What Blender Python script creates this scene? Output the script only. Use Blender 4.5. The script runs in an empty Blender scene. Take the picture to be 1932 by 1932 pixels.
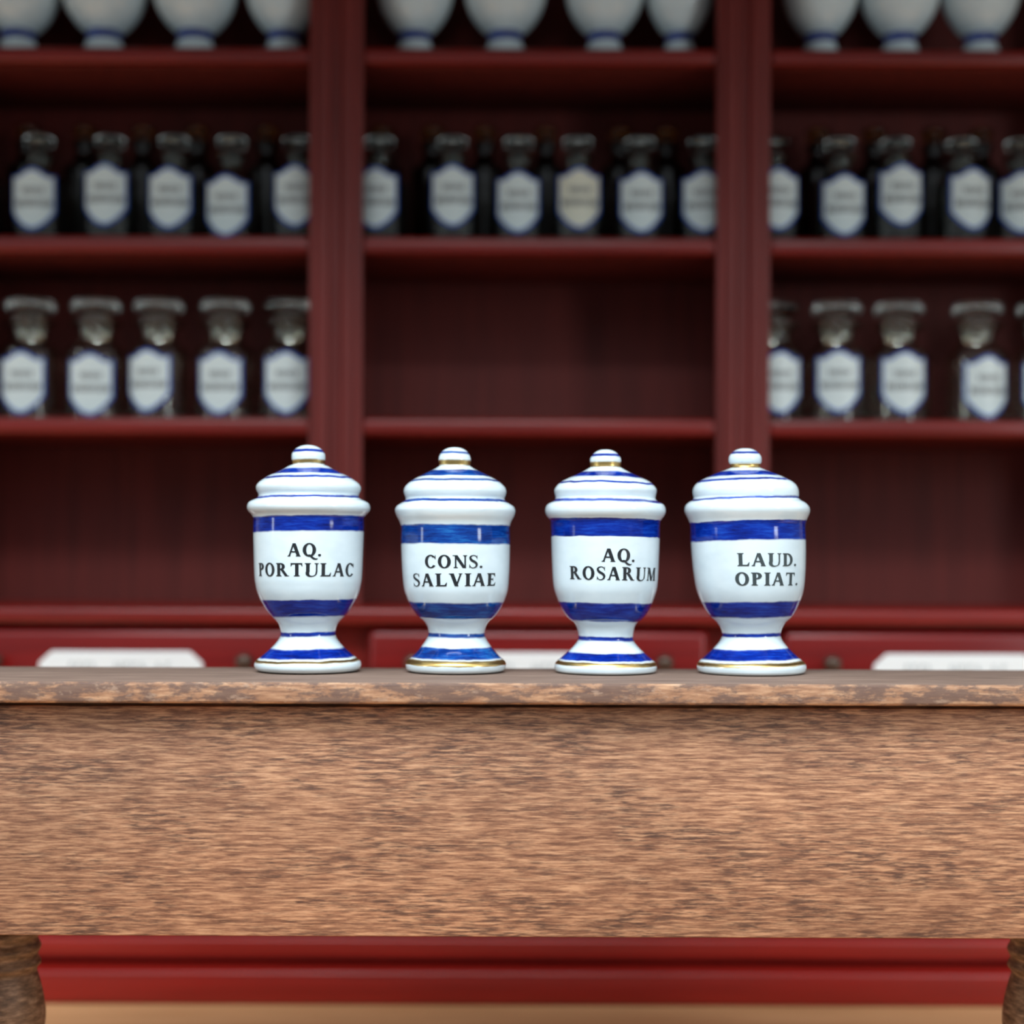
import bpy, bmesh, math, random
from mathutils import Matrix, Vector

PI = math.pi
SC = bpy.context.scene
COL = SC.collection
random.seed(7)

# ------------------------------------------------------------------ camera
F = 2900.0            # focal length in pixels of the 1932 px frame
HZ = 1070.0           # image row of the horizon
D_PLINTH = 2.61
ZC = (1898.5 - HZ) * D_PLINTH / F      # eye height over the floor
ROLL = 0.0036
cam_d = bpy.data.cameras.new('camera')
cam = bpy.data.objects.new('camera', cam_d)
COL.objects.link(cam)
cam.matrix_world = Matrix.Translation((0, 0, ZC)) @ Matrix.Rotation(PI / 2, 4, 'X') @ Matrix.Rotation(ROLL, 4, 'Z')
cam_d.sensor_width = 36.0
cam_d.lens = F / 1932.0 * 36.0
cam_d.shift_y = (HZ - 966.0) / 1932.0
cam_d.clip_start = 0.05
cam_d.dof.use_dof = True
cam_d.dof.focus_distance = 1.905
cam_d.dof.aperture_fstop = 1.2
SC.camera = cam

# ------------------------------------------------------------------ world, lights, exposure
world = bpy.data.worlds.new('overcast_sky')
SC.world = world
world.use_nodes = True
wn = world.node_tree.nodes
wl = world.node_tree.links
wn.clear()
w_tc = wn.new('ShaderNodeTexCoord')
w_sep = wn.new('ShaderNodeSeparateXYZ')
w_ramp = wn.new('ShaderNodeValToRGB')
w_map = wn.new('ShaderNodeMapRange')
w_bg = wn.new('ShaderNodeBackground')
w_out = wn.new('ShaderNodeOutputWorld')
wl.new(w_tc.outputs['Generated'], w_sep.inputs[0])
w_map.inputs['From Min'].default_value = -1
w_map.inputs['From Max'].default_value = 1
wl.new(w_sep.outputs['Z'], w_map.inputs['Value'])
wl.new(w_map.outputs[0], w_ramp.inputs[0])
cr = w_ramp.color_ramp
cr.elements[0].position = 0.30
cr.elements[0].color = (0.11, 0.116, 0.116, 1)
cr.elements[1].position = 0.86
cr.elements[1].color = (0.90, 1.0, 1.08, 1)
for p, c in ((0.50, (0.10, 0.105, 0.11)), (0.59, (0.16, 0.175, 0.18)), (0.70, (0.62, 0.69, 0.74))):
    e = cr.elements.new(p)
    e.color = (*c, 1)
wl.new(w_ramp.outputs[0], w_bg.inputs['Color'])
w_bg.inputs['Strength'].default_value = 1.75
wl.new(w_bg.outputs[0], w_out.inputs['Surface'])


def area_light(name, loc, target, sx, sy, power, color):
    d = bpy.data.lights.new(name, 'AREA')
    d.shape = 'RECTANGLE'
    d.size = sx
    d.size_y = sy
    d.energy = power
    d.color = color
    o = bpy.data.objects.new(name, d)
    COL.objects.link(o)
    o.location = loc
    o.rotation_euler = (Vector(target) - Vector(loc)).to_track_quat('-Z', 'Y').to_euler()
    return o


area_light('daylight_window', (2.6, 0.0, 1.35), (0, 2.0, 0.7), 0.4, 0.9, 15, (0.90, 0.98, 1.0))
area_light('daylight_door', (-3.2, 1.0, 1.3), (0, 2.0, 0.7), 0.3, 1.1, 7, (0.86, 0.97, 1.0))
area_light('skylight', (-0.3, 0.4, 3.1), (0, 2.2, 0.5), 2.4, 1.0, 115, (0.88, 0.95, 1.0))

SC.view_settings.view_transform = 'Standard'
SC.view_settings.look = 'None'
SC.view_settings.gamma = 1.0
SC.view_settings.use_curve_mapping = False
SC.view_settings.exposure = 0.0


# ------------------------------------------------------------------ helpers
def W(px, py, D):
    """Where the ray of a picture point meets the depth D."""
    dx, dy = px - 966.0, py - HZ
    x = dx + dy * ROLL
    y = dy - dx * ROLL
    return Vector((x * D / F, D, ZC - y * D / F))


def X(px, D, py=HZ):
    return W(px, py, D).x


def Z(py, D):
    return ZC - (py - HZ) * D / F


def lin(r, g, b):
    def f(c):
        c /= 255.0
        return c / 12.92 if c <= 0.04045 else ((c + 0.055) / 1.055) ** 2.4
    return (f(r), f(g), f(b), 1.0)


def thing(name, label, cat, loc=(0, 0, 0), rotz=0.0, group=None):
    o = bpy.data.objects.new(name, None)
    o.empty_display_size = 0.05
    COL.objects.link(o)
    o.location = loc
    o.rotation_euler = (0, 0, rotz)
    o['label'] = label
    o['category'] = cat
    if group:
        o['group'] = group
    return o


def link(name, bm, mats, parent=None, smooth=False, loc=None, recalc=True):
    if recalc:
        bmesh.ops.recalc_face_normals(bm, faces=bm.faces[:])
    me = bpy.data.meshes.new(name)
    bm.to_mesh(me)
    bm.free()
    for m in (mats if isinstance(mats, (list, tuple)) else [mats]):
        me.materials.append(m)
    if smooth:
        for p in me.polygons:
            p.use_smooth = True
        try:
            me.set_sharp_from_angle(angle=math.radians(50))
        except Exception:
            pass
    o = bpy.data.objects.new(name, me)
    COL.objects.link(o)
    if parent is not None:
        o.parent = parent
    if loc is not None:
        o.location = loc
    return o


def structure(name, bm, mat):
    o = link(name, bm, mat)
    o['kind'] = 'structure'
    return o


def box_bm(x0, x1, y0, y1, z0, z1, bevel=0.0, segs=3, bm=None):
    own = bm is None
    b = bmesh.new()
    vs = [b.verts.new((x, y, z)) for x in (x0, x1) for y in (y0, y1) for z in (z0, z1)]
    for f in ((0, 1, 3, 2), (4, 6, 7, 5), (0, 4, 5, 1), (2, 3, 7, 6), (0, 2, 6, 4), (1, 5, 7, 3)):
        b.faces.new([vs[i] for i in f])
    if bevel > 0:
        bmesh.ops.bevel(b, geom=b.edges[:], offset=bevel, segments=segs, affect='EDGES', profile=0.5)
    bmesh.ops.recalc_face_normals(b, faces=b.faces[:])
    if own:
        return b
    me = bpy.data.meshes.new('tmp')
    b.to_mesh(me)
    b.free()
    bm.from_mesh(me)
    bpy.data.meshes.remove(me)
    return bm


def prism_bm(points, axis, a0, a1):
    """A closed outline swept along one axis: axis x takes (y, z) points, axis z takes (x, y) points."""
    b = bmesh.new()
    rings = []
    for a in (a0, a1):
        rings.append([b.verts.new((a, p[0], p[1]) if axis == 'x' else (p[0], p[1], a)) for p in points])
    n = len(points)
    for i in range(n):
        j = (i + 1) % n
        b.faces.new((rings[0][i], rings[0][j], rings[1][j], rings[1][i]))
    b.faces.new(rings[0])
    b.faces.new(rings[1])
    return b


def catmull(pts, sub=5):
    out = []
    n = len(pts)
    for i in range(n - 1):
        p0, p1, p2, p3 = pts[max(i - 1, 0)], pts[i], pts[i + 1], pts[min(i + 2, n - 1)]
        for k in range(sub):
            t = k / sub
            t2, t3 = t * t, t * t * t
            out.append(tuple(0.5 * (2 * p1[c] + (p2[c] - p0[c]) * t + (2 * p0[c] - 5 * p1[c] + 4 * p2[c] - p3[c]) * t2
                                    + (3 * p1[c] - p0[c] - 3 * p2[c] + p3[c]) * t3) for c in range(2)))
    out.append(tuple(pts[-1]))
    return out


def lathe_bm(profile, segs=64, xoff=None, closed=False):
    """profile: (radius, z) from one end to the other; radius 0 makes a pole."""
    b = bmesh.new()
    rows = []
    for r, z in profile:
        ox = xoff(z) if xoff else 0.0
        if r <= 1e-6:
            rows.append([b.verts.new((ox, 0, z))])
        else:
            rows.append([b.verts.new((ox + r * math.cos(2 * PI * k / segs), r * math.sin(2 * PI * k / segs), z)) for k in range(segs)])
    pairs = list(zip(rows, rows[1:]))
    if closed:
        pairs.append((rows[-1], rows[0]))
    for A, B in pairs:
        for k in range(segs):
            j = (k + 1) % segs
            if len(A) == 1 and len(B) == 1:
                continue
            if len(A) == 1:
                b.faces.new((A[0], B[j], B[k]))
            elif len(B) == 1:
                b.faces.new((A[k], A[j], B[0]))
            else:
                b.faces.new((A[k], A[j], B[j], B[k]))
    if not closed:
        for row in (rows[0], rows[-1]):
            if len(row) > 2:
                b.faces.new(row)
    return b


def dup(root, loc, rotz, label, group):
    r = root.copy()
    COL.objects.link(r)
    r.location = loc
    r.rotation_euler = (0, 0, rotz)
    r['label'] = label
    r['group'] = group
    kids = {}
    for ch in list(root.children):
        c = ch.copy()
        COL.objects.link(c)
        c.parent = r
        kids[ch.name.split('.')[0]] = c
        for g in ch.children:
            d = g.copy()
            COL.objects.link(d)
            d.parent = c
    return r, kids


# ------------------------------------------------------------------ materials
def new_mat(name):
    m = bpy.data.materials.new(name)
    m.use_nodes = True
    nt = m.node_tree
    bs = nt.nodes['Principled BSDF']
    return m, nt, bs


def plain(name, col, rough=0.5, metal=0.0, coat=0.0):
    m, nt, bs = new_mat(name)
    bs.inputs['Base Color'].default_value = col
    bs.inputs['Roughness'].default_value = rough
    bs.inputs['Metallic'].default_value = metal
    bs.inputs['Coat Weight'].default_value = coat
    return m


def nd(nt, kind, **kw):
    n = nt.nodes.new(kind)
    for k, v in kw.items():
        setattr(n, k, v)
    return n


def noise(nt, vec, scale, detail=4.0, rough=0.55):
    n = nd(nt, 'ShaderNodeTexNoise')
    n.inputs['Scale'].default_value = scale
    n.inputs['Detail'].default_value = detail
    n.inputs['Roughness'].default_value = rough
    nt.links.new(vec, n.inputs['Vector'])
    return n.outputs['Fac']


def mapping(nt, scale, rot=(0, 0, 0), loc=(0, 0, 0)):
    tc = nd(nt, 'ShaderNodeTexCoord')
    mp = nd(nt, 'ShaderNodeMapping')
    mp.inputs['Scale'].default_value = scale
    mp.inputs['Rotation'].default_value = rot
    mp.inputs['Location'].default_value = loc
    nt.links.new(tc.outputs['Object'], mp.inputs['Vector'])
    return mp.outputs[0]


def ramp(nt, fac, stops, mode='LINEAR'):
    r = nd(nt, 'ShaderNodeValToRGB')
    r.color_ramp.interpolation = mode
    el = r.color_ramp.elements
    while len(el) > 1:
        el.remove(el[-1])
    el[0].position, el[0].color = stops[0]
    for p, c in stops[1:]:
        x = el.new(p)
        x.color = c
    nt.links.new(fac, r.inputs[0])
    return r.outputs[0]


def mix(nt, a, b, fac, mode='MIX'):
    n = nd(nt, 'ShaderNodeMix', data_type='RGBA', blend_type=mode)
    for sock, v in ((n.inputs[0], fac), (n.inputs[6], a), (n.inputs[7], b)):
        if hasattr(v, 'is_output'):
            nt.links.new(v, sock)
        else:
            sock.default_value = v
    return n.outputs[2]


def math_node(nt, op, a, b=None):
    n = nd(nt, 'ShaderNodeMath', operation=op)
    for i, v in enumerate((a, b)):
        if v is None:
            continue
        if hasattr(v, 'is_output'):
            nt.links.new(v, n.inputs[i])
        else:
            n.inputs[i].default_value = v
    return n.outputs[0]


def bump(nt, bs, h, strength, dist):
    b = nd(nt, 'ShaderNodeBump')
    b.inputs['Strength'].default_value = strength
    b.inputs['Distance'].default_value = dist
    nt.links.new(h, b.inputs['Height'])
    nt.links.new(b.outputs[0], bs.inputs['Normal'])


G0, G1 = (0, 0, 0, 1), (1, 1, 1, 1)


def apron_wood(name):
    """Stained fine-pored wood, grain along x."""
    m, nt, bs = new_mat(name)
    rot = (0, math.radians(1.6), 0)
    fine = noise(nt, mapping(nt, (17, 40, 210), rot), 1.6, 6, 0.66)
    pores = noise(nt, mapping(nt, (34, 60, 300), rot, (3, 1, 7)), 1.1, 4, 0.6)
    pale = noise(nt, mapping(nt, (26, 60, 330), rot, (8, 2, 4)), 1.1, 4, 0.6)
    mid = noise(nt, mapping(nt, (5, 8, 17), rot, (1, 2, 3)), 1.5, 6, 0.66)
    low = noise(nt, mapping(nt, (1.1, 3, 3.2), rot, (5, 2, 1)), 1.5, 3, 0.5)
    base = ramp(nt, fine, [(0.33, lin(114, 80, 63)), (0.46, lin(154, 111, 86)), (0.55, lin(184, 138, 106)), (0.66, lin(212, 167, 131))])
    gate = ramp(nt, mid, [(0.42, (0.06, 0.06, 0.06, 1)), (0.58, G1)])
    k = mix(nt, G0, gate, ramp(nt, pores, [(0.44, G0), (0.60, G1)]))
    col = mix(nt, base, lin(88, 66, 58), math_node(nt, 'MULTIPLY', k, 0.85))
    col = mix(nt, col, lin(222, 174, 134), math_node(nt, 'MULTIPLY', ramp(nt, pale, [(0.54, G0), (0.64, G1)]), 0.6))
    shade = ramp(nt, low, [(0.35, (0.74, 0.72, 0.72, 1)), (0.60, (0.97, 0.93, 0.91, 1))])
    col = mix(nt, col, shade, 1.0, 'MULTIPLY')
    nt.links.new(col, bs.inputs['Base Color'])
    bs.inputs['Roughness'].default_value = 0.62
    bs.inputs['Specular IOR Level'].default_value = 0.3
    bump(nt, bs, fine, 0.12, 0.001)
    return m


def edge_wood(name):
    """Worn edge of the table board: pale rubbed wood with dark blotches and cracks."""
    m, nt, bs = new_mat(name)
    fine = noise(nt, mapping(nt, (16, 60, 130)), 1.5, 6, 0.65)
    blot = noise(nt, mapping(nt, (11, 14, 36), (0, 0, 0), (2, 5, 1)), 1.4, 6, 0.72)
    fleck = noise(nt, mapping(nt, (26, 40, 60), (0, 0.5, 0), (7, 3, 2)), 1.6, 4, 0.6)
    base = ramp(nt, fine, [(0.32, lin(122, 86, 66)), (0.5, lin(172, 128, 97)), (0.68, lin(208, 166, 130))])
    col = mix(nt, base, lin(98, 78, 72), math_node(nt, 'MULTIPLY', ramp(nt, blot, [(0.46, G0), (0.53, G1)]), 0.80))
    col = mix(nt, col, lin(190, 160, 136), math_node(nt, 'MULTIPLY', ramp(nt, fleck, [(0.60, G0), (0.68, G1)]), 0.5))
    nt.links.new(col, bs.inputs['Base Color'])
    bs.inputs['Roughness'].default_value = 0.7
    bump(nt, bs, blot, 0.35, 0.002)
    return m


def top_wood(name):
    m, nt, bs = new_mat(name)
    fine = noise(nt, mapping(nt, (8, 120, 40)), 1.5, 6, 0.6)
    col = ramp(nt, fine, [(0.3, lin(104, 84, 72)), (0.55, lin(134, 110, 96)), (0.75, lin(160, 136, 120))])
    nt.links.new(col, bs.inputs['Base Color'])
    bs.inputs['Roughness'].default_value = 0.75
    bump(nt, bs, fine, 0.3, 0.001)
    return m


def leg_wood(name):
    m, nt, bs = new_mat(name)
    a = noise(nt, mapping(nt, (45, 45, 160)), 1.2, 5, 0.6)
    col = ramp(nt, a, [(0.32, lin(80, 58, 40)), (0.52, lin(124, 94, 70)), (0.72, lin(168, 136, 110))])
    nt.links.new(col, bs.inputs['Base Color'])
    bs.inputs['Roughness'].default_value = 0.5
    bump(nt, bs, a, 0.3, 0.002)
    return m


def mahogany(name, c0, c1, rough=0.4, vertical=True, spec=0.3):
    m, nt, bs = new_mat(name)
    sc = (60, 60, 3) if vertical else (3, 60, 60)
    a = noise(nt, mapping(nt, sc), 1.0, 4, 0.55)
    col = ramp(nt, a, [(0.3, c0), (0.7, c1)])
    nt.links.new(col, bs.inputs['Base Color'])
    bs.inputs['Roughness'].default_value = rough
    bs.inputs['Specular IOR Level'].default_value = spec
    return m


def floor_wood(name):
    m, nt, bs = new_mat(name)
    a = noise(nt, mapping(nt, (2.0, 20, 10)), 1.5, 5, 0.6)
    b = noise(nt, mapping(nt, (9, 9, 9)), 1.0, 3, 0.5)
    col = ramp(nt, a, [(0.3, lin(206, 150, 100)), (0.7, lin(232, 180, 126))])
    col = mix(nt, col, lin(208, 160, 116), math_node(nt, 'MULTIPLY', b, 0.4))
    nt.links.new(col, bs.inputs['Base Color'])
    bs.inputs['Roughness'].default_value = 0.5
    return m


def glass(name, col, rough=0.02, ior=1.46):
    m, nt, bs = new_mat(name)
    bs.inputs['Base Color'].default_value = col
    bs.inputs['Roughness'].default_value = rough
    bs.inputs['IOR'].default_value = ior
    bs.inputs['Transmission Weight'].default_value = 1.0
    return m


PORC = lin(226, 241, 246)


def porcelain(name, H, blue, gilt, tilt=0.0, seed=0.0, bright=1.0):
    """Glazed white porcelain with hand-painted blue rings and gilt lines; blue and gilt list (z low, z high)."""
    m, nt, bs = new_mat(name)
    tc = nd(nt, 'ShaderNodeTexCoord')
    sep = nd(nt, 'ShaderNodeSeparateXYZ')
    nt.links.new(tc.outputs['Object'], sep.inputs[0])
    wob = noise(nt, mapping(nt, (26, 26, 10), (0, 0, 0), (seed, seed * 2, 0)), 1.0, 3, 0.6)
    brush = noise(nt, mapping(nt, (40, 40, 420), (0, 0, 0), (seed, 3, 1)), 1.0, 5, 0.65)
    pool = noise(nt, mapping(nt, (30, 30, 60), (0, 0, 0), (seed + 4, 3, 1)), 1.0, 3, 0.5)
    z = math_node(nt, 'ADD', sep.outputs['Z'], math_node(nt, 'MULTIPLY', math_node(nt, 'SUBTRACT', wob, 0.5), 0.0042))
    z = math_node(nt, 'ADD', z, math_node(nt, 'MULTIPLY', sep.outputs['X'], -tilt))
    zn = math_node(nt, 'DIVIDE', z, H)
    soft = 0.0016

    def mask(bands):
        stops = [(0.0, G0)]
        for lo, hi in sorted(bands):
            stops += [(lo / H - soft, G0), (lo / H + soft, G1), (hi / H - soft, G1), (hi / H + soft, G0)]
        return ramp(nt, zn, stops)
    mb = math_node(nt, 'MAXIMUM', mask(blue[:4]), mask(blue[4:]))
    mg = mask(gilt)
    density = math_node(nt, 'ADD', math_node(nt, 'MULTIPLY', brush, 0.6), math_node(nt, 'MULTIPLY', pool, 0.4))
    blue_c = ramp(nt, density, [(0.34, lin(6 * bright, 22 * bright, 100)), (0.5, lin(9 * bright, 42 * bright, 146)), (0.66, lin(24 * bright, 74 * bright, 184))])
    white = mix(nt, PORC, lin(218, 234, 240), ramp(nt, pool, [(0.4, G0), (0.7, G1)]))
    col = mix(nt, white, blue_c, mb)
    col = mix(nt, col, lin(224, 188, 116), mg)
    nt.links.new(col, bs.inputs['Base Color'])
    nt.links.new(mg, bs.inputs['Metallic'])
    rg = mix(nt, (0.09, 0.09, 0.09, 1), (0.32, 0.32, 0.32, 1), mg)
    nt.links.new(rg, bs.inputs['Roughness'])
    bs.inputs['IOR'].default_value = 1.5
    bump(nt, bs, pool, 0.12, 0.0012)
    return m


M_APRON = apron_wood('stained_wood_apron')
M_EDGE = edge_wood('worn_wood_edge')
M_TOP = top_wood('sky_sheen_wood')  # grey-brown colour includes the sky's sheen on the table top
M_LEG = leg_wood('turned_wood')
RED0, RED1 = lin(104, 20, 16), lin(134, 30, 24)
M_RED = mahogany('red_mahogany', RED0, RED1)
M_RED_H = mahogany('red_mahogany_rail', RED0, RED1, 0.30, False, 0.5)
M_POST = mahogany('red_mahogany_post', lin(98, 34, 31), lin(122, 46, 42), 0.42)
M_BACK = mahogany('mahogany_back_shelf_shade', lin(86, 30, 26), lin(112, 41, 35), 0.6)
M_BASE = mahogany('red_base_lit', lin(134, 22, 15), lin(156, 30, 22), 0.32, False, 0.5)  # cabinet red lightened in the colour, standing in for light below the table
M_DRAWER = mahogany('red_lacquer_drawer', lin(108, 10, 9), lin(128, 17, 14), 0.28, False, 0.5)
M_FLOOR = floor_wood('light_wood_floor')
M_CEIL = plain('dark_shade_ceiling', lin(92, 96, 92), 0.8)  # kept dark so the added ceiling bounces little light
M_WALL = plain('painted_wall', lin(180, 170, 155), 0.8)
M_GLASS = glass('clear_glass', (0.86, 0.87, 0.80, 1))
M_GLASS2 = glass('grey_glass', (0.62, 0.64, 0.60, 1))
M_AMBER = glass('amber_glass', (0.34, 0.10, 0.012, 1), 0.05)
M_BROWN = glass('dark_brown_glass', (0.03, 0.008, 0.002, 1), 0.12)
M_LABEL = plain('enamel_white', lin(220, 232, 232), 0.3)
M_PLATE = plain('plate_white', lin(244, 248, 248), 0.25)
M_PLATE_INK = plain('pale_print', lin(168, 176, 178), 0.4)
M_CREAM = plain('enamel_cream', lin(224, 224, 206), 0.3)
M_BORDER = plain('enamel_blue_border', lin(44, 88, 178), 0.3)
M_INK = plain('black_print', lin(34, 38, 42), 0.35)
M_INK_FADED = plain('faded_print', lin(66, 76, 78), 0.35)
M_INK_SOFT = plain('grey_print', lin(96, 100, 104), 0.4)
M_BRONZE = plain('dark_bronze', lin(96, 78, 68), 0.3, 0.7)
M_LINT = plain('white_lint', lin(225, 222, 216), 0.9)

# ------------------------------------------------------------------ the setting
structure('floor', box_bm(-3.2, 3.2, 1.1, 3.10, -0.03, 0.0), M_FLOOR)
structure('shade_ceiling', box_bm(-2.6, 2.6, 1.4, 3.14, 2.10, 2.14), M_CEIL)  # unseen, added to block the sky and shade the upper shelves
structure('wall_back', box_bm(-2.6, 2.6, 3.10, 3.14, 0.0, 2.10), M_WALL)

# ------------------------------------------------------------------ apothecary cabinet
D_BACK = 3.00      # face of the back panel
D_POST = 2.70      # front of the posts
D_LEDGE = 2.62     # front of the counter ledge
D_DRAW = 2.63      # drawer fronts
PITCH = 772.0 * D_POST / F
post_x = [X(630, D_POST) - PITCH - 0.04, X(630, D_POST), X(1402, D_POST), X(1402, D_POST) + PITCH + 0.04]
POST_W = 100.0 * D_POST / F
LEDGE_Z = Z(1136, D_BACK)
cab_x0, cab_x1 = post_x[0] - POST_W / 2, post_x[3] + POST_W / 2
TOP_Z = 1.96

cab = thing('apothecary_cabinet', 'wide red mahogany apothecary cabinet with open shelves behind the wooden table', 'cabinet', (0, D_BACK, 0))


def cpart(name, bm, mat, parent=None, smooth=False):
    """A part of the cabinet, its mesh given in world coordinates."""
    bmesh.ops.translate(bm, vec=(0, -D_BACK, 0), verts=bm.verts[:])
    return link(name, bm, mat, parent or cab, smooth)


cpart('back_panel', box_bm(cab_x0, cab_x1, D_BACK, D_BACK + 0.02, 0.05, TOP_Z), M_BACK)
for i, x in enumerate(post_x):
    # reeded front: two round beads with a shallow hollow between them
    h = POST_W / 2
    prof = [(-h, D_POST + 0.035), (-h, D_POST + 0.011), (-h + 0.003, D_POST + 0.009), (-h + 0.012, D_POST + 0.009)]
    for k in range(1, 9):
        a = PI - PI * k / 8
        prof.append((-h + 0.025 + 0.0125 * math.cos(a), D_POST + 0.009 - 0.009 * math.sin(a)))
    for k in range(1, 8):
        a = PI * k / 8
        prof.append((-(h - 0.0375) * math.cos(a), D_POST + 0.009 + 0.003 * math.sin(a)))
    for k in range(0, 9):
        a = PI - PI * k / 8
        prof.append((h - 0.025 + 0.0125 * math.cos(a), D_POST + 0.009 - 0.009 * math.sin(a)))
    prof += [(h - 0.003, D_POST + 0.009), (h, D_POST + 0.011), (h, D_POST + 0.035)]
    prof = [(x + p[0], p[1]) for p in prof]
    cpart('post', prism_bm(prof, 'z', LEDGE_Z, TOP_Z), M_POST, smooth=True)
    cpart('partition', box_bm(x - 0.010, x + 0.010, D_POST + 0.035, D_BACK, LEDGE_Z, TOP_Z), M_BACK)

SHELF_PY = [(89.5, 120), (446, 479), (788.5, 822)]
SHELF_Z = [Z(a, D_POST + 0.012) for a, b in SHELF_PY]
LIFT = 0.0008
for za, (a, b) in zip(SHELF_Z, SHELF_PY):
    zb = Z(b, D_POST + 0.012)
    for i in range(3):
        cpart('shelf', box_bm(post_x[i] + 0.0105, post_x[i + 1] - 0.0105, D_POST + 0.036, D_BACK - 0.0005, zb, za, 0.006), M_BACK, smooth=True)  # boards take the darker back colour to imitate shade on their undersides
        cpart('shelf_edge', box_bm(post_x[i] + POST_W / 2, post_x[i + 1] - POST_W / 2, D_POST + 0.012, D_POST + 0.037, zb, za, 0.009, 4), M_RED_H, smooth=True)
cpart('cornice', box_bm(cab_x0 - 0.05, cab_x1 + 0.05, D_POST - 0.07, D_BACK + 0.02, TOP_Z, TOP_Z + 0.05, 0.015, 4), M_RED_H, smooth=True)
for x in (cab_x0, cab_x1 - 0.02):
    cpart('side_panel', box_bm(x, x + 0.02, D_POST + 0.036, D_BACK, 0.05, TOP_Z), M_RED)

# counter ledge with a rounded nose
nose = [(D_BACK, LEDGE_Z), (D_LEDGE + 0.012, LEDGE_Z)]
zb = Z(1180, D_LEDGE)
for k in range(1, 8):
    a = PI / 2 * k / 7
    nose.append((D_LEDGE + 0.012 - 0.012 * math.sin(a), LEDGE_Z - 0.012 + 0.012 * math.cos(a)))
for k in range(0, 6):
    a = PI / 2 * k / 5
    nose.append((D_LEDGE + 0.008 - 0.008 * math.cos(a), zb + 0.008 - 0.008 * math.sin(a)))
nose.append((D_BACK, zb))
cpart('counter_ledge', prism_bm(nose, 'x', cab_x0 - 0.02, cab_x1 + 0.02), M_RED_H, smooth=True)
# base carcass, bottom rail, plinth
cpart('base_carcass', box_bm(cab_x0, cab_x1, 2.672, D_BACK - 0.0005, 0.05, zb - 0.0005), M_RED)
cpart('bottom_rail', box_bm(cab_x0, cab_x1, 2.648, 2.6715, 0.067, Z(1768, 2.66), 0.008, 4), M_BASE, smooth=True)
cpart('plinth', box_bm(cab_x0 - 0.015, cab_x1 + 0.015, D_PLINTH, D_BACK, 0.0, Z(1816, 2.672), 0.008, 4), M_BASE, smooth=True)


def plate_bm(w, h, c, y0, t):
    """White name plate with cut corners and two rows of print."""
    pts = [(-w, -h + c * 0.9), (-w + c, -h), (w - c, -h), (w, -h + c * 0.9), (w, h - c * 0.9), (w - c, h), (-w + c, h), (-w, h - c * 0.9)]
    b = bmesh.new()
    fr = [b.verts.new((p[0], y0 - t, p[1])) for p in pts]
    bk = [b.verts.new((p[0], y0, p[1])) for p in pts]
    for i in range(8):
        j = (i + 1) % 8
        b.faces.new((fr[i], fr[j], bk[j], bk[i]))
    b.faces.new(fr)
    b.faces.new(bk)
    bmesh.ops.bevel(b, geom=[e for e in b.edges if all(v.co.y < y0 - t / 2 for v in e.verts)], offset=0.002, segments=2, affect='EDGES')
    rnd = random.Random(3)
    bars = []
    x = -w * 0.62
    while x < w * 0.62:
        ww = rnd.uniform(0.006, 0.012)
        bars.append((x, x + ww))
        x += ww + rnd.uniform(0.003, 0.006)
    z0, z1, t = 0.006, 0.026, 0.0022

    def dash(xa, xb, za, zb):
        f = b.faces.new([b.verts.new((xx, y0 - 0.0066, zz)) for xx, zz in ((xa, za), (xb, za), (xb, zb), (xa, zb))])
        f.material_index = 1
    for x0, x1 in bars:
        if rnd.random() < 0.15:
            continue
        dash(x0, x0 + t * 1.4, z0, z1)
        zb_ = rnd.choice((z0, z1 - t, (z0 + z1) / 2))
        dash(x0 + t * 1.4, x1, zb_, zb_ + t)
        if rnd.random() < 0.5:
            dash(x1 - t, x1, rnd.choice((z0, (z0 + z1) / 2)), z1)
    return b


draw_top = Z(1188, D_DRAW)
draw_h = 0.235
for cpx in (229, 1016, 1802):
    cx = X(cpx, D_DRAW, 1215)
    hw = 322.0 * D_DRAW / F
    dr = cpart('drawer', box_bm(cx - hw, cx + hw, D_DRAW, 2.6715, draw_top - draw_h, draw_top, 0.014, 5), M_DRAWER, smooth=True)
    zk = Z(1250, D_DRAW)
    for s in (-1, 1):
        kx = cx + s * 236.0 * D_DRAW / F
        kb = lathe_bm(catmull([(0.0, 0.034), (0.009, 0.033), (0.0145, 0.027), (0.0145, 0.020), (0.009, 0.013), (0.007, 0.007), (0.011, 0.003), (0.012, 0.0)], 3), 24)
        bmesh.ops.rotate(kb, cent=(0, 0, 0), matrix=Matrix.Rotation(PI / 2, 3, 'X'), verts=kb.verts[:])
        bmesh.ops.translate(kb, vec=(kx, D_DRAW, zk), verts=kb.verts[:])
        cpart('knob', kb, M_BRONZE, dr, True)
    pb = plate_bm(154.0 * D_DRAW / F, 0.045, 0.022, 0, 0.006)
    bmesh.ops.translate(pb, vec=(cx, D_DRAW, Z(1231, D_DRAW) - 0.045), verts=pb.verts[:])
    cpart('name_plate', pb, [M_PLATE, M_PLATE_INK], dr)

# ------------------------------------------------------------------ display table
D_FRONT, D_TBACK = 1.832, 2.100
T_TOP = Z(1286 + 2.5, D_FRONT)
T_BOT = Z(1329.5, D_FRONT)
AP_BOT = Z(1768, D_FRONT + 0.026)
tab = thing('display_table', 'brown stained wooden table with a worn board edge and turned legs carrying four jars', 'table', (0, D_FRONT, 0))


def tpart(name, bm, mats, smooth=False):
    bmesh.ops.translate(bm, vec=(0, -D_FRONT, 0), verts=bm.verts[:])
    return link(name, bm, mats, tab, smooth)


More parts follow.
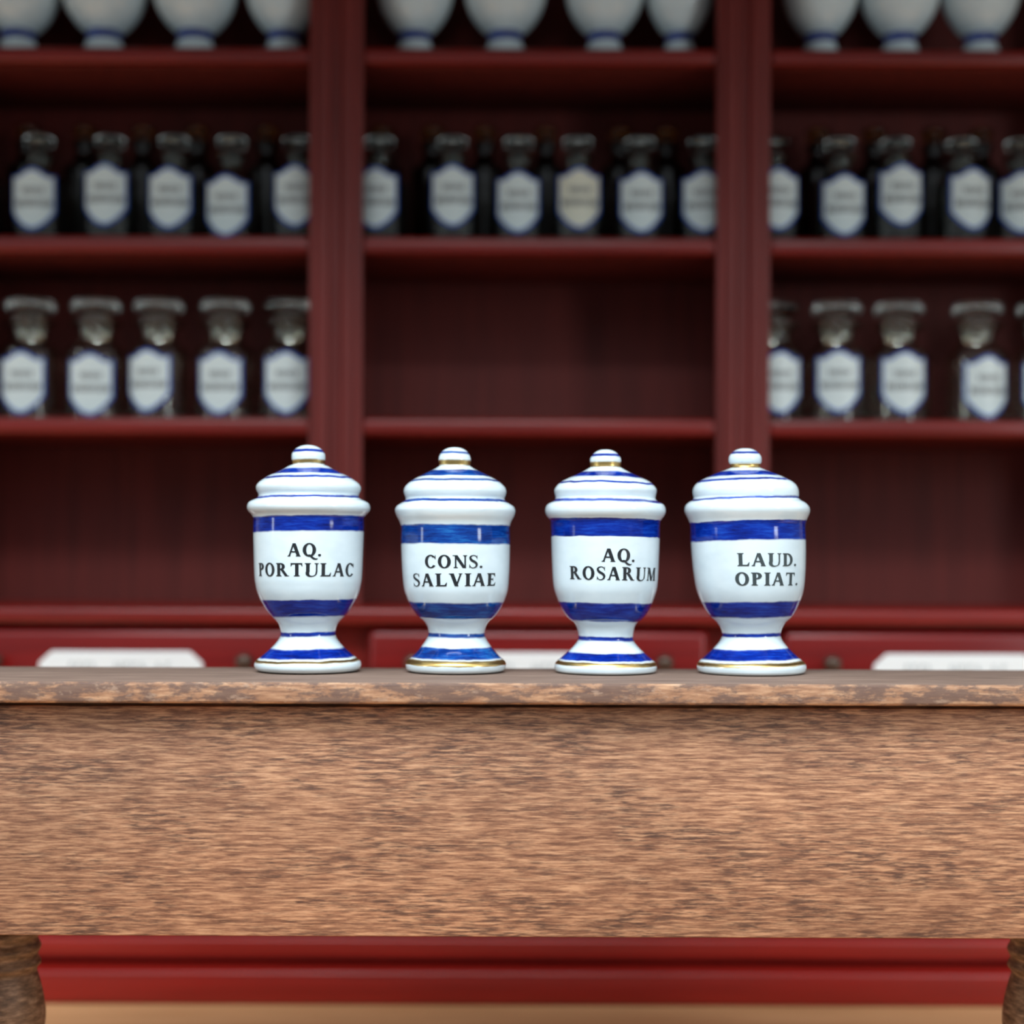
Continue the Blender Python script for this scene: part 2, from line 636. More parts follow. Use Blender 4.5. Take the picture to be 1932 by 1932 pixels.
tx0, tx1 = X(-290, D_FRONT), X(2270, D_FRONT)
bm = box_bm(tx0, tx1, D_FRONT, D_TBACK, T_BOT, T_TOP, 0.004, 3)
bm.normal_update()
for f in bm.faces:
    f.material_index = 0 if f.normal.z > 0.75 else 1
tpart('tabletop', bm, [M_TOP, M_EDGE], True)
ax0, ax1 = tx0 + 0.05, tx1 - 0.05
AP_F = D_FRONT + 0.026
tpart('front_apron', box_bm(ax0, ax1, AP_F, AP_F + 0.0135, AP_BOT, T_BOT - 0.0055, 0.0015, 2), M_APRON, True)
tpart('top_rail', box_bm(ax0, ax1, AP_F + 0.014, AP_F + 0.0195, T_BOT - 0.02, T_BOT - 0.0002), M_APRON)
tpart('rear_apron', box_bm(ax0, ax1, D_TBACK - 0.035, D_TBACK - 0.015, AP_BOT + 0.10, T_BOT - 0.0002, 0.0015, 2), M_APRON, True)
for x in (ax0, ax1 - 0.02):
    tpart('side_apron', box_bm(x, x + 0.02, AP_F + 0.0205, D_TBACK - 0.0355, AP_BOT, T_BOT - 0.0002, 0.0015, 2), M_APRON, True)
LEG_D = 2.035
lr = 0.050


def leg_profile():
    pts = [(0.0, AP_BOT + 0.12), (lr * 0.98, AP_BOT + 0.12)]
    z = AP_BOT + 0.11
    k = 0
    while z > AP_BOT - 0.085:
        pts.append((lr * (1.0 if k % 2 == 0 else 0.915), z))
        z -= 0.0105
        k += 1
    z0 = AP_BOT - 0.088
    for r, dz in ((0.0445, 0.0), (0.0475, 0.012), (0.053, 0.035), (0.056, 0.060), (0.054, 0.08), (0.046, 0.10), (0.036, 0.115), (0.040, 0.125), (0.034, 0.135), (0.030, 0.165)):
        if z0 - dz > 0.012:
            pts.append((r, z0 - dz))
    pts += [(0.028, 0.02), (0.031, 0.012), (0.028, 0.0), (0.0, 0.0)]
    return catmull(pts, 4)


lx0 = X(75, LEG_D, 1850) - lr
lx1 = X(1903, LEG_D, 1850) + lr
for lx in (lx0, lx1):
    for ly in (LEG_D, D_FRONT + 0.045 + lr * 0.5):
        ox = 0.0
        if ly < LEG_D:
            ly = AP_F + 0.0215 + lr
            ox = 0.045 if lx > 0 else -0.045
        b = lathe_bm(leg_profile(), 40)
        bmesh.ops.translate(b, vec=(lx + ox, ly, 0), verts=b.verts[:])
        tpart('leg', b, M_LEG, True)

# ------------------------------------------------------------------ serif capitals
TH, TN = 0.225, 0.10


class Glyph:
    def __init__(self):
        self.q = []

    def quad(self, a, b, c, d):
        self.q.append((a, b, c, d))

    def rect(self, x0, y0, x1, y1):
        n = max(1, int(math.ceil((x1 - x0) / 0.12)))
        for i in range(n):
            u0, u1 = x0 + (x1 - x0) * i / n, x0 + (x1 - x0) * (i + 1) / n
            self.quad((u0, y0), (u1, y0), (u1, y1), (u0, y1))

    def diag(self, x0, y0, x1, y1, w):
        for i in range(4):
            s, t = i / 4, (i + 1) / 4
            ax, ay = x0 + (x1 - x0) * s, y0 + (y1 - y0) * s
            bx, by = x0 + (x1 - x0) * t, y0 + (y1 - y0) * t
            self.quad((ax, ay), (ax + w, ay), (bx + w, by), (bx, by))

    def serif(self, x0, x1, y, up):
        s = 1 if up else -1
        a, b = (y, y + s * 0.055)
        self.rect(x0 - 0.085, min(a, b), x1 + 0.085, max(a, b))
        self.quad((x0 - 0.04, b), (x0, b), (x0, b + s * 0.05), (x0, b + s * 0.05))
        self.quad((x1 + 0.04, b), (x1, b), (x1, b + s * 0.05), (x1, b + s * 0.05))

    def stem(self, x, w=TH, bottom=True, top=True):
        self.rect(x, 0, x + w, 1)
        if bottom:
            self.serif(x, x + w, 0, True)
        if top:
            self.serif(x, x + w, 1, False)

    def ring(self, cx, cy, rx, ry, a0, a1, th=TH, tn=TN, n=28):
        p = []
        for i in range(n + 1):
            a = math.radians(a0 + (a1 - a0) * i / n)
            p.append(((cx + rx * math.cos(a), cy + ry * math.sin(a)), (cx + (rx - th) * math.cos(a), cy + (ry - tn) * math.sin(a))))
        for (o0, i0), (o1, i1) in zip(p, p[1:]):
            self.quad(o0, o1, i1, i0)

    def stroke(self, pts, widths, sub=6):
        c = catmull(pts, sub)
        ws = catmull([(w, 0) for w in widths], sub)
        e = []
        for i, p in enumerate(c):
            a, b = c[max(i - 1, 0)], c[min(i + 1, len(c) - 1)]
            dx, dy = b[0] - a[0], b[1] - a[1]
            l = math.hypot(dx, dy) or 1
            w = ws[i][0] / 2
            e.append(((p[0] - dy / l * w, p[1] + dx / l * w), (p[0] + dy / l * w, p[1] - dx / l * w)))
        for (a0, b0), (a1, b1) in zip(e, e[1:]):
            self.quad(a0, b0, b1, a1)


def glyph(ch):
    g = Glyph()
    if ch == 'A':
        g.diag(0.07, 0, 0.36, 1, TN + 0.01)
        g.diag(0.62, 0, 0.33, 1, TH)
        g.rect(0.17, 0.30, 0.66, 0.30 + TN)
        g.serif(0.09, 0.13, 0, True)
        g.serif(0.64, 0.78, 0, True)
        return g, 0.88
    if ch == 'B':
        return g, 0.7
    if ch in 'OQ':
        g.ring(0.42, 0.5, 0.42, 0.53, 0, 360)
        if ch == 'Q':
            g.stroke([(0.30, 0.10), (0.46, 0.10), (0.62, -0.10), (0.82, -0.20), (0.96, -0.14)], [0.04, 0.10, 0.15, 0.12, 0.03])
        return g, 0.84
    if ch in 'PR':
        g.stem(0.10)
        g.ring(0.34, 0.74, 0.32, 0.265, -90, 90)
        g.rect(0.2, 1 - TN, 0.36, 1.0)
        g.rect(0.2, 0.475, 0.36, 0.475 + TN)
        if ch == 'R':
            g.diag(0.66, 0, 0.34, 0.50, TH)
            g.rect(0.66, 0, 0.94, 0.055)
            return g, 0.92
        return g, 0.68
    if ch == 'T':
        g.stem(0.31, top=False)
        g.rect(0.02, 1 - TN, 0.775, 1.0)
        g.quad((0.02, 1.0), (0.02, 0.74), (0.05, 0.74), (0.14, 0.95))
        g.quad((0.775, 1.0), (0.775, 0.74), (0.745, 0.74), (0.655, 0.95))
        return g, 0.80
    if ch == 'U':
        g.rect(0.10, 0.32, 0.10 + TH, 1.0)
        g.serif(0.10, 0.10 + TH, 1, False)
        g.rect(0.72, 0.32, 0.72 + TN, 1.0)
        g.serif(0.72, 0.72 + TN, 1, False)
        g.stroke([(0.1875, 0.34), (0.20, 0.16), (0.31, 0.03), (0.48, 0.005), (0.65, 0.07), (0.74, 0.20), (0.752, 0.34)], [TH, TH, 0.13, 0.08, 0.07, TN, TN])
        return g, 0.88
    if ch == 'L':
        g.stem(0.10)
        g.rect(0.2, 0, 0.70, TN)
        g.quad((0.70, 0.0), (0.74, 0.30), (0.71, 0.30), (0.56, 0.05))
        return g, 0.74
    if ch == 'C':
        g.ring(0.42, 0.5, 0.42, 0.53, 42, 322)
        g.quad((0.72, 0.98), (0.77, 1.02), (0.77, 0.68), (0.735, 0.68))
        g.quad((0.60, 0.93), (0.74, 0.86), (0.76, 0.70), (0.735, 0.68))
        return g, 0.80
    if ch == 'N':
        g.rect(0.14, 0, 0.14 + TN, 1)
        g.serif(0.14, 0.14 + TN, 0, True)
        g.rect(0.74, 0, 0.74 + TN, 1)
        g.serif(0.74, 0.74 + TN, 1, False)
        g.diag(0.63, 0, 0.08, 1, TH)
        g.rect(0.0, 0.945, 0.16, 1)
        return g, 0.90
    if ch == 'S':
        g.stroke([(0.55, 0.80), (0.47, 0.95), (0.31, 0.985), (0.15, 0.91), (0.115, 0.76), (0.22, 0.60), (0.42, 0.47), (0.53, 0.32), (0.50, 0.13), (0.35, 0.02), (0.18, 0.035), (0.075, 0.20)],
                 [0.04, 0.06, 0.07, 0.11, 0.15, 0.18, 0.18, 0.16, 0.12, 0.07, 0.06, 0.04])
        g.quad((0.55, 1.0), (0.585, 1.0), (0.58, 0.70), (0.545, 0.72))
        g.quad((0.045, 0.0), (0.085, 0.0), (0.085, 0.28), (0.05, 0.30))
        return g, 0.62
    if ch == 'V':
        g.diag(0.36, 0, 0.08, 1, TH)
        g.diag(0.40, 0, 0.68, 1, TN + 0.01)
        g.serif(0.10, 0.24, 1, False)
        g.serif(0.69, 0.74, 1, False)
        return g, 0.84
    if ch == 'I':
        g.stem(0.10)
        return g, 0.37
    if ch == 'E':
        g.stem(0.10)
        g.rect(0.2, 0, 0.66, TN)
        g.rect(0.2, 1 - TN, 0.64, 1.0)
        g.rect(0.2, 0.475, 0.50, 0.475 + TN)
        g.rect(0.47, 0.38, 0.50, 0.64)
        g.quad((0.66, 0.0), (0.70, 0.28), (0.67, 0.28), (0.52, 0.05))
        g.quad((0.64, 1.0), (0.66, 0.74), (0.63, 0.74), (0.50, 0.95))
        return g, 0.72
    if ch == 'M':
        g.diag(0.10, 0, 0.16, 1, TN)
        g.serif(0.10, 0.17, 0, True)
        g.rect(0.86, 0, 0.86 + TH, 1)
        g.serif(0.86, 0.86 + TH, 0, True)
        g.serif(0.90, 0.86 + TH, 1, False)
        g.diag(0.44, 0, 0.14, 1, TH)
        g.diag(0.50, 0, 0.86, 1, TN)
        g.rect(0.04, 0.945, 0.2, 1)
        return g, 1.12
    if ch == 'D':
        g.stem(0.10)
        g.ring(0.36, 0.5, 0.46, 0.5, -90, 90)
        g.rect(0.2, 0, 0.38, TN)
        g.rect(0.2, 1 - TN, 0.38, 1.0)
        return g, 0.84
    if ch == '.':
        for k in range(6):
            a, b = PI * k / 3, PI * (k + 1) / 3
            g.quad((0.11, 0.10), (0.11 + 0.10 * math.cos(a), 0.10 + 0.10 * math.sin(a)), (0.11 + 0.10 * math.cos((a + b) / 2), 0.10 + 0.10 * math.sin((a + b) / 2)), (0.11 + 0.10 * math.cos(b), 0.10 + 0.10 * math.sin(b)))
        return g, 0.24
    return g, 0.4


def lettering_bm(lines, radius_at, xoff):
    """lines: (text, first angle, last angle, base z, cap height, slope); angles in degrees from the front, to the right."""
    b = bmesh.new()
    for text, a0, a1, zb, cap, slope in lines:
        gap = 0.11
        gl = [glyph(c) for c in text]
        total = sum(w for g, w in gl) + gap * (len(gl) - 1)
        u = 0.0
        for g, w in gl:
            for q in g.q:
                vs = []
                for x, y in q:
                    t = (u + x) / total
                    th = math.radians(a0 + (a1 - a0) * t)
                    z = zb + y * cap + slope * (t - 0.5)
                    r = radius_at(z) + 0.0005
                    vs.append((xoff(z) + r * math.sin(th), -r * math.cos(th), z))
                uniq = []
                for v in vs:
                    if all((Vector(v) - Vector(o)).length > 1e-6 for o in uniq):
                        uniq.append(v)
                if len(uniq) >= 3:
                    b.faces.new([b.verts.new(v) for v in uniq])
            u += w + gap
    for f in b.faces:
        f.normal_update()
        c = f.calc_center_median()
        if f.normal.dot(Vector((c.x, c.y, 0))) < 0:
            f.normal_flip()
    return b


# ------------------------------------------------------------------ the four porcelain jars
D_JAR = 2.02
KZ = D_JAR / F / 4.024      # metres per zoomed pixel at the jars' depth
YB = 1796.0


def jz(y):
    return (YB - y) * KZ


JARS = [
    dict(px=582, text=['AQ.', 'PORTULAC'], lab='white and blue porcelain jar lettered AQ. PORTULAC on the wooden table', ink='d', tilt=0.012,
         prof=[(0, 80), (50, 88), (95, 110), (121, 142), (127, 168), (126, 190), (123, 206), (121, 220), (122, 232), (150, 243), (188, 265), (243, 292), (308, 322), (344, 346), (374, 368), (392, 392), (396, 412), (390, 434), (379, 455), (380, 474), (398, 492), (432, 508), (454, 524), (463, 546), (463, 568), (452, 590), (430, 612), (419, 634),
               (417, 655), (417, 740), (412, 900), (405, 1080), (395, 1150), (383, 1200), (362, 1252), (334, 1302), (308, 1342), (275, 1380), (243, 1412), (221, 1442), (210, 1475), (207, 1505), (211, 1535), (226, 1562), (256, 1600), (300, 1642), (350, 1684), (378, 1706), (396, 1722), (403, 1748), (396, 1772), (372, 1790)],
         blue=[(118, 142), (266, 308), (326, 344), (474, 492), (628, 744), (1252, 1378), (1497, 1528), (1620, 1690)], gilt=[(198, 226), (1704, 1722)],
         off=[(0, -5), (600, 2), (1150, 0), (1796, -1)],
         lines=[(-14.5, 20.7, 930, 96, 0), (-56, 62, 1076, 97, 0)]),
    dict(px=860, text=['CONS.', 'SALVIAE'], lab='white and blue porcelain jar lettered CONS. SALVIAE on the wooden table', ink='d', tilt=-0.004,
         prof=[(0, 95), (50, 101), (92, 124), (116, 160), (123, 190), (121, 210), (118, 235), (130, 246), (160, 264), (215, 290), (278, 322), (328, 350), (362, 378), (382, 402), (390, 430), (385, 455), (375, 485), (384, 502), (412, 522), (444, 544), (456, 568), (455, 590), (444, 622), (424, 660), (414, 692),
               (412, 720), (413, 830), (408, 1000), (403, 1080), (394, 1170), (378, 1226), (356, 1280), (328, 1330), (290, 1378), (250, 1412), (226, 1446), (215, 1482), (214, 1510), (222, 1540), (246, 1580), (286, 1634), (332, 1682), (366, 1710), (380, 1730), (381, 1752), (372, 1778), (350, 1792)],
         blue=[(132, 150), (274, 322), (346, 362), (496, 518), (690, 832), (1270, 1388), (1504, 1534), (1608, 1690)], gilt=[(198, 236), (1700, 1738)],
         off=[(0, -14), (550, -6), (1150, 2), (1490, 8), (1796, 2)],
         lines=[(-31.4, 31.1, 1011, 94, 0), (-49.9, 48.9, 1145, 94, 6)]),
    dict(px=1142, text=['AQ.', 'ROSARUM'], lab='white and blue porcelain jar lettered AQ. ROSARUM on the wooden table', ink='d', tilt=-0.016,
         prof=[(0, 108), (45, 113), (86, 135), (112, 168), (118, 190), (117, 206), (116, 240), (128, 250), (158, 268), (215, 296), (282, 326), (336, 354), (368, 382), (385, 408), (388, 428), (382, 456), (380, 482), (398, 502), (432, 520), (450, 540), (457, 566), (455, 590), (444, 614), (424, 640),
               (414, 664), (411, 770), (406, 930), (399, 1080), (390, 1160), (374, 1216), (348, 1284), (318, 1342), (282, 1388), (244, 1416), (222, 1448), (212, 1486), (208, 1520), (210, 1552), (228, 1582), (264, 1622), (314, 1668), (358, 1704), (378, 1724), (387, 1744), (388, 1762), (380, 1786), (352, 1797)],
         blue=[(142, 164), (284, 326), (362, 378), (494, 516), (640, 774), (1268, 1406), (1522, 1554), (1642, 1700)], gilt=[(206, 244), (1710, 1738)],
         off=[(0, -1), (600, -1), (1150, 1), (1490, 5), (1796, 5)],
         lines=[(-7.5, 28.8, 962, 97, -3), (-44.3, 63.5, 1096, 97, -12)]),
    dict(px=1411, text=['LAUD.', 'OPIAT.'], lab='white and blue porcelain jar lettered LAUD. OPIAT. on the wooden table', ink='f', tilt=0.020,
         prof=[(0, 95), (48, 100), (92, 122), (118, 152), (125, 180), (122, 204), (112, 220), (114, 240), (128, 250), (162, 264), (222, 286), (290, 316), (344, 344), (378, 372), (394, 400), (399, 424), (398, 450), (396, 474), (412, 492), (442, 510), (462, 532), (471, 556), (470, 580), (460, 606), (444, 640), (436, 664),
               (432, 690), (432, 800), (428, 920), (420, 1040), (408, 1140), (392, 1206), (366, 1270), (336, 1328), (304, 1374), (264, 1410), (238, 1446), (224, 1480), (220, 1508), (226, 1536), (246, 1570), (286, 1616), (336, 1664), (380, 1702), (402, 1722), (410, 1742), (410, 1762), (402, 1784), (378, 1798)],
         blue=[(122, 142), (272, 312), (332, 350), (474, 490), (652, 798), (1256, 1372), (1494, 1522), (1612, 1690)], gilt=[(216, 246), (1708, 1736)],
         off=[(0, -26), (420, -21), (560, -9), (800, 0), (1150, 14), (1480, 28), (1796, 29)],
         lines=[(-20.1, 45.7, 989, 95, 0), (-23, 49.7, 1131, 95, 0)]),
]


def interp(tab, v):
    if v <= tab[0][0]:
        return tab[0][1]
    for (a, p), (b, q) in zip(tab, tab[1:]):
        if v <= b:
            return p + (q - p) * (v - a) / (b - a)
    return tab[-1][1]


for n, J in enumerate(JARS):
    H = jz(70)
    pos = W(J['px'], HZ, D_JAR)
    root = thing('apothecary_jar', J['lab'], 'jar', (pos.x, D_JAR, T_TOP + LIFT), 0, 'porcelain jars on the table')
    pz = [(r * KZ, jz(y)) for r, y in J['prof']]
    dz = -pz[-1][1]
    zs = [z for r, z in pz]
    lowest = min(zs)
    pz.append((pz[-1][0] * 0.9, 0.0))
    pz = [(r, max(z, 0.0)) for r, z in pz]
    off_tab = sorted((jz(y), o * KZ) for y, o in J['off'])
    xo = lambda z, t=off_tab: interp(t, z)
    mat = porcelain('painted_porcelain', H, [(jz(b), jz(a)) for a, b in J['blue']], [(jz(b), jz(a)) for a, b in J['gilt']], J['tilt'], n * 3.7 + 1, 1.5 if n == 1 else 1.0)
    # the join under the lid's rim
    split = next(i for i, (r, y) in enumerate(J['prof']) if y > 630 and i > 20)
    full = catmull(pz, 5)
    full = [(max(r, 0.0), z) for r, z in full]
    zsplit = pz[split][1]
    knob_y = {0: 224, 1: 238, 2: 242, 3: 243}[n]
    zknob = jz(knob_y)
    knob = [p for p in full if p[1] >= zknob]
    lid = [p for p in full if zsplit <= p[1] <= zknob]
    lid[0:0] = [(lid[0][0] * 0.5, lid[0][1] + 0.0001)]
    body = [p for p in full if p[1] <= zsplit]
    link('body', lathe_bm(body, 128, xo), mat, root, True)
    lo = link('lid', lathe_bm(lid, 128, xo), mat, root, True)
    link('knob', lathe_bm(knob, 96, xo), mat, lo, True)
    asc = sorted((z, r) for r, z in body)
    rad = lambda z, t=asc: interp(t, z)
    lines = [(t, a0, a1, jz(yb), c * KZ, s * KZ) for t, (a0, a1, yb, c, s) in zip(J['text'], J['lines'])]
    lt = link('lettering', lettering_bm(lines, rad, xo), M_INK if J['ink'] == 'd' else M_INK_FADED, root, recalc=False)
    lt['label'] = ('black' if J['ink'] == 'd' else 'faded grey') + ' serif lettering ' + ' '.join(J['text'])


# ------------------------------------------------------------------ glassware on the shelves
def shield_bm(R, hw, hh, rot=0.0):
    """Shield-shaped enamel label wrapped on a cylinder of radius R: blue border, white field, two rows of print."""
    b = bmesh.new()

    def top(t):
        t = abs(t)
        return 0.77 + 0.23 * (0.5 + 0.5 * math.cos(PI * min(t / 0.80, 1.0))) + 0.05 * max(0.0, (t - 0.80) / 0.20)

    def bot(t):
        return -1.0 + 0.62 * abs(t) ** 1.7

    def patch(scale, eps, mi):
        n, mrows = 22, 10
        cols = []
        for i in range(n + 1):
            t = -1 + 2 * i / n
            col = []
            for k in range(mrows + 1):
                s = k / mrows
                z = (bot(t) + (top(t) - bot(t)) * s) * (hh if scale == 1 else hh - 0.0050)
                x = t * (hw if scale == 1 else hw - 0.0050)
                a = x / R
                col.append(b.verts.new(((R + eps) * math.sin(a), -(R + eps) * math.cos(a), z)))
            cols.append(col)
        for A, B in zip(cols, cols[1:]):
            for k in range(mrows):
                f = b.faces.new((A[k], B[k], B[k + 1], A[k + 1]))
                f.material_index = mi
    patch(1, 0.0004, 1)
    patch(0.9, 0.0009, 0)
    rnd = random.Random(11)
    for z0, h, half in ((0.010, 0.011, 0.40), (-0.013, 0.012, 0.72)):
        x = -hw * half
        while x < hw * half:
            w = rnd.uniform(0.0025, 0.0045)
            a0, a1 = x / R, (x + w) / R
            r = R + 0.0013
            f = b.faces.new([b.verts.new((r * math.sin(a), -r * math.cos(a), z)) for a, z in ((a0, z0), (a1, z0), (a1, z0 + h), (a0, z0 + h))])
            f.material_index = 2
            x += w + rnd.uniform(0.0015, 0.003)
    for f in b.faces:
        f.normal_update()
        c = f.calc_center_median()
        if f.normal.dot(Vector((c.x, c.y, 0))) < 0:
            f.normal_flip()
    return b


def hollow(outer, wall):
    """Closed wall profile: up the outside, down the inside."""
    o = catmull(outer, 4)
    inner = [(max(r - wall, 0.0), z) for r, z in o if z > o[0][1] + wall * 1.5 and r > wall * 1.5]
    return [(0.0, o[0][1])] + o + inner[::-1] + [(0.0, inner[0][1])]


# second shelf: stoppered bottles; lower shelf: wide jars with disc stoppers
def make_bottle():
    t = thing('stoppered_bottle', '', 'bottle')
    prof = [(0.046, 0.0), (0.0495, 0.004), (0.050, 0.012), (0.050, 0.100), (0.0485, 0.112), (0.040, 0.124), (0.026, 0.132), (0.0205, 0.140), (0.0205, 0.152), (0.0225, 0.154), (0.029, 0.157), (0.029, 0.163), (0.024, 0.166)]
    link('glass_body', lathe_bm(hollow(prof, 0.0035), 40), M_GLASS2, t, True)
    st = [(0.0, 0.140), (0.014, 0.141), (0.0165, 0.166), (0.012, 0.170), (0.013, 0.174), (0.024, 0.180), (0.027, 0.188), (0.024, 0.196), (0.012, 0.200), (0.0, 0.2005)]
    link('stopper', lathe_bm(catmull(st, 3), 32), M_GLASS2, t, True)
    link('paper_label', shield_bm(0.050, 0.0435, 0.056), [M_LABEL, M_BORDER, M_INK_SOFT], t, recalc=False, loc=(0, 0, 0.062))
    return t


def make_jar():
    t = thing('glass_jar', '', 'jar')
    prof = [(0.050, 0.0), (0.0545, 0.004), (0.055, 0.012), (0.055, 0.112), (0.053, 0.124), (0.043, 0.135), (0.033, 0.142), (0.031, 0.150), (0.031, 0.166), (0.035, 0.170), (0.045, 0.173), (0.046, 0.180), (0.040, 0.184)]
    link('glass_body', lathe_bm(hollow(prof, 0.0035), 40), M_GLASS, t, True)
    st = [(0.0, 0.150), (0.023, 0.151), (0.0265, 0.184), (0.024, 0.190), (0.028, 0.196), (0.042, 0.199), (0.0455, 0.206), (0.044, 0.213), (0.036, 0.217), (0.0, 0.219)]
    link('stopper', lathe_bm(catmull(st, 3), 36), M_GLASS, t, True)
    link('paper_label', shield_bm(0.055, 0.0435, 0.057), [M_LABEL, M_BORDER, M_INK_SOFT], t, recalc=False, loc=(0, 0, 0.064))
    return t


ORD = ['first', 'second', 'third', 'fourth', 'fifth', 'sixth', 'seventh']


def where(bay, k):
    if bay == 0:
        return ORD[k] + ' outward from the post above the PORTULAC jar'
    if bay == 1:
        return 'between the posts, ' + ORD[k] + ' from the post above the PORTULAC jar'
    return ORD[k] + ' outward from the post above the OPIAT jar'


def spread_bays(items):
    """Sort (px, ...) rows into the three bays and number them outward from the post named in where()."""
    out = []
    for bay, (a, b) in enumerate(((-900, 630), (630, 1402), (1402, 3000))):
        rows = sorted([r for r in items if a <= r[0] < b], key=lambda r: -r[0] if bay == 0 else r[0])
        out += [(bay, k, r) for k, r in enumerate(rows)]
    return out


# (centre px of the bottle, centre px of its label, centre py of its label, cream)
BOTTLES = [(-48, -48, 380, 0), (74, 76, 376, 0), (208, 210, 368, 0), (328, 329, 374, 0), (437, 435, 388, 0), (562, 563, 370, 0),
           (716, 712, 374, 0), (854, 856, 370, 0), (978, 977, 382, 0), (1090, 1091, 375, 1), (1207, 1206, 382, 0), (1326, 1322, 380, 0),
           (1458, 1461, 376, 0), (1584, 1583, 387, 0), (1690, 1690, 368, 0), (1814, 1822, 376, 0), (1924, 1913, 382, 0)]
JARROW = [(-62, -48, 722, 0), (58, 58, 722, 0), (182, 186, 730, 0), (300, 291, 718, 0), (426, 425, 723, 0), (546, 549, 722, 0),
          (1461, 1464, 722, 0), (1579, 1572, 720, 0), (1696, 1694, 722, 0), (1844, 1849, 730, 0), (1966, 1958, 740, 0)]
D_BOT = 2.80


def place_row(items, proto, D, shelf_z, kind, group, R):
    first = True
    for bay, k, (px, lpx, lpy, cream) in spread_bays(items):
        x = X(px, D, 400)
        rot = math.asin(max(-0.8, min(0.8, (lpx - px) * D / F / R)))
        lab = kind + ', ' + where(bay, k)
        if cream:
            lab = lab.replace(kind, 'stoppered bottle with cream label')
        if first:
            r = proto
            r.location = (x, D, shelf_z + LIFT)
            r.rotation_euler = (0, 0, rot)
            r['label'] = lab
            r['group'] = group
            kids = {c.name.split('.')[0]: c for c in r.children}
            first = False
        else:
            r, kids = dup(proto, (x, D, shelf_z + LIFT), rot, lab, group)
        z = W(px, lpy, D - R).z - shelf_z
        kids['paper_label'].location.z = max(0.060, z)
        kids['paper_label'].rotation_euler = (0, 0, 0)
        if cream:
            kids['paper_label'].data = kids['paper_label'].data.copy()
            kids['paper_label'].data.materials[0] = M_CREAM


place_row(BOTTLES, make_bottle(), D_BOT, SHELF_Z[1], 'stoppered bottle under the vases', 'stoppered bottles on the second shelf', 0.050)
place_row(JARROW, make_jar(), D_BOT, SHELF_Z[2], 'disc-lidded clear jar', 'clear glass jars on the lower shelf', 0.055)

# dark amber bottles in a second row behind the labelled ones
D_REAR = 2.925
AMBER = [52, 160, 270, 372, 505, 720, 816, 914, 1030, 1170, 1258, 1543, 1649, 1760, 1850]
t = thing('amber_bottle', '', 'bottle')
prof = [(0.036, 0.0), (0.0395, 0.004), (0.040, 0.012), (0.040, 0.155), (0.037, 0.168), (0.024, 0.182), (0.019, 0.192), (0.019, 0.212), (0.0235, 0.215), (0.0235, 0.222), (0.018, 0.225)]
link('glass_body', lathe_bm([(0.0, 0.0)] + catmull(prof, 4) + [(0.0, 0.2245)], 36), M_BROWN, t, True)
st = [(0.0, 0.2255), (0.012, 0.226), (0.013, 0.230), (0.021, 0.236), (0.023, 0.243), (0.019, 0.250), (0.0, 0.252)]
link('stopper', lathe_bm(catmull(st, 3), 28), M_AMBER, t, True)
amber_proto = t
first = True
for bay, k, (px,) in spread_bays([(p,) for p in AMBER]):
    lab = 'dark amber bottle behind labelled row, ' + where(bay, k).replace('between the posts, ', 'mid bay, ')
    loc = (X(px, D_REAR, 400), D_REAR, SHELF_Z[1] + LIFT)
    if first:
        t.location = loc
        t['label'] = lab
        t['group'] = 'amber bottles behind the stoppered bottles'
        first = False
    else:
        dup(amber_proto, loc, 0, lab, 'amber bottles behind the stoppered bottles')

# white footed vases on the top shelf
vz = [(0.0, 0.0), (0.041, 0.0), (0.043, 0.005), (0.041, 0.012), (0.036, 0.022), (0.032, 0.032), (0.030, 0.042), (0.032, 0.051), (0.044, 0.062), (0.056, 0.077), (0.066, 0.094), (0.073, 0.115), (0.077, 0.136), (0.077, 0.152), (0.073, 0.170), (0.064, 0.184), (0.060, 0.188)]
vl = [(0.0, 0.1885), (0.064, 0.189), (0.066, 0.194), (0.060, 0.202), (0.042, 0.212), (0.018, 0.219), (0.012, 0.224), (0.018, 0.231), (0.018, 0.240), (0.010, 0.246), (0.0, 0.247)]
M_VASE = porcelain('vase_porcelain', 0.25, [(0.036, 0.051), (0.171, 0.180), (0.202, 0.207)], [(0.2225, 0.2255)], 0.0, 2.0)
t = thing('footed_vase', '', 'vase')
link('vase_body', lathe_bm(catmull(vz, 4), 56), M_VASE, t, True)
link('lid', lathe_bm(catmull(vl, 4), 48), M_VASE, t, True)
b = bmesh.new()
vasc = sorted((z, r) for r, z in catmull(vz, 4))
rnd = random.Random(5)
for z0, h, half in ((0.142, 0.012, 22), (0.1205, 0.012, 34)):
    a = -half
    while a < half:
        w = rnd.uniform(2.0, 3.6)
        quad = []
        for aa, zz in ((a, z0), (a + w, z0), (a + w, z0 + h), (a, z0 + h)):
            r = interp(vasc, zz) + 0.0006
            quad.append(b.verts.new((r * math.sin(math.radians(aa)), -r * math.cos(math.radians(aa)), zz)))
        b.faces.new(quad)
        a += w + rnd.uniform(1.2, 2.4)
for f in b.faces:
    f.normal_update()
    c = f.calc_center_median()
    if f.normal.dot(Vector((c.x, c.y, 0))) < 0:
        f.normal_flip()
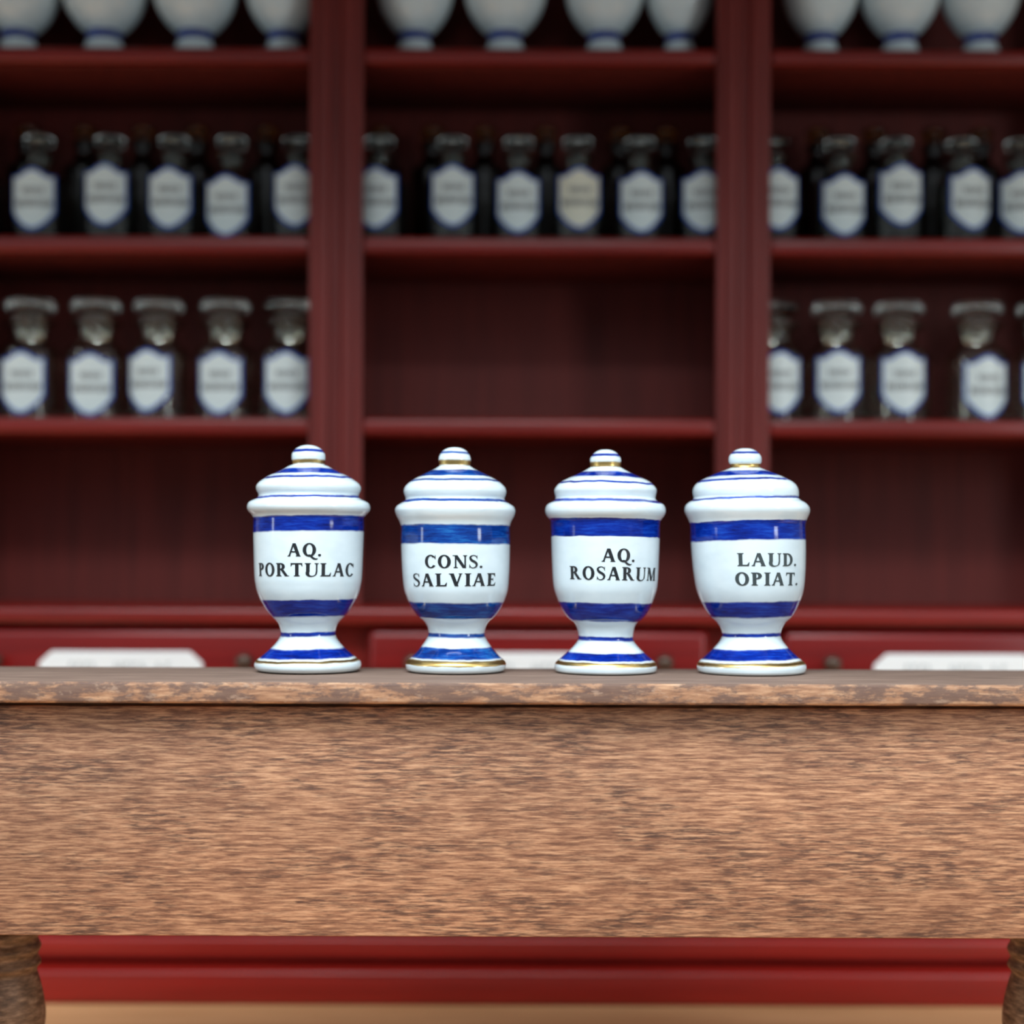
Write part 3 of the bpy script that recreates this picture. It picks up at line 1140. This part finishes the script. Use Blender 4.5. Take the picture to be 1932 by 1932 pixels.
link('lettering', b, M_INK_SOFT, t, recalc=False)
VASES = [(35, 0.98), (197, 1.02), (368, 1.02), (536, 0.93), (783, 0.93), (953, 1.0), (1140, 0.95), (1282, 0.81), (1548, 0.90), (1698, 0.95), (1850, 0.93)]
D_VASE = 2.80
vase_proto = t
first = True
for bay, k, (px, s) in spread_bays(VASES):
    lab = 'white vase on top shelf, ' + where(bay, k)
    loc = (X(px, D_VASE, 50), D_VASE, SHELF_Z[0] + LIFT)
    rot = random.uniform(-0.25, 0.25)
    if first:
        r = t
        t.location = loc
        t.rotation_euler = (0, 0, rot)
        t['label'] = lab
        t['group'] = 'white vases on the top shelf'
        first = False
    else:
        r, _ = dup(vase_proto, loc, rot, lab, 'white vases on the top shelf')
    r.scale = (s, s, 1.0)

# a wisp of lint by the last jar's foot
def lint(label, px, py, seed, n):
    rnd = random.Random(seed)
    p0 = W(px, py, D_FRONT)
    k = (ZC - T_TOP) / (ZC - p0.z)            # slide along the ray down to the table top
    pos = Vector((p0.x * k, p0.y * k, T_TOP))
    b = bmesh.new()
    for i in range(n):
        a = rnd.uniform(-0.5, 0.5)
        x0, y0 = rnd.uniform(-0.006, 0.006), rnd.uniform(-0.004, 0.004)
        L = rnd.uniform(0.006, 0.014)
        rings = []
        for j in range(7):
            t = j / 6
            c = Vector((x0 + L * (t - 0.5), y0 + math.sin(a) * L * (t - 0.5) + 0.001 * math.sin(6 * t + i), 0.0007 + 0.0018 * math.sin(PI * t) * rnd.uniform(0.6, 1.0)))
            rings.append([b.verts.new(c + Vector((0, 0.00028 * math.cos(q), 0.00028 * math.sin(q)))) for q in (0, 2.1, 4.2)])
        for A, B in zip(rings, rings[1:]):
            for q in range(3):
                b.faces.new((A[q], A[(q + 1) % 3], B[(q + 1) % 3], B[q]))
    o = link('lint_wisp', b, M_LINT)
    o.location = pos
    o['label'] = label
    o['category'] = 'lint'
    return o


lint('tiny wisp of white lint on the table before the LAUD. OPIAT. jar', 1434, 1276, 4, 9)
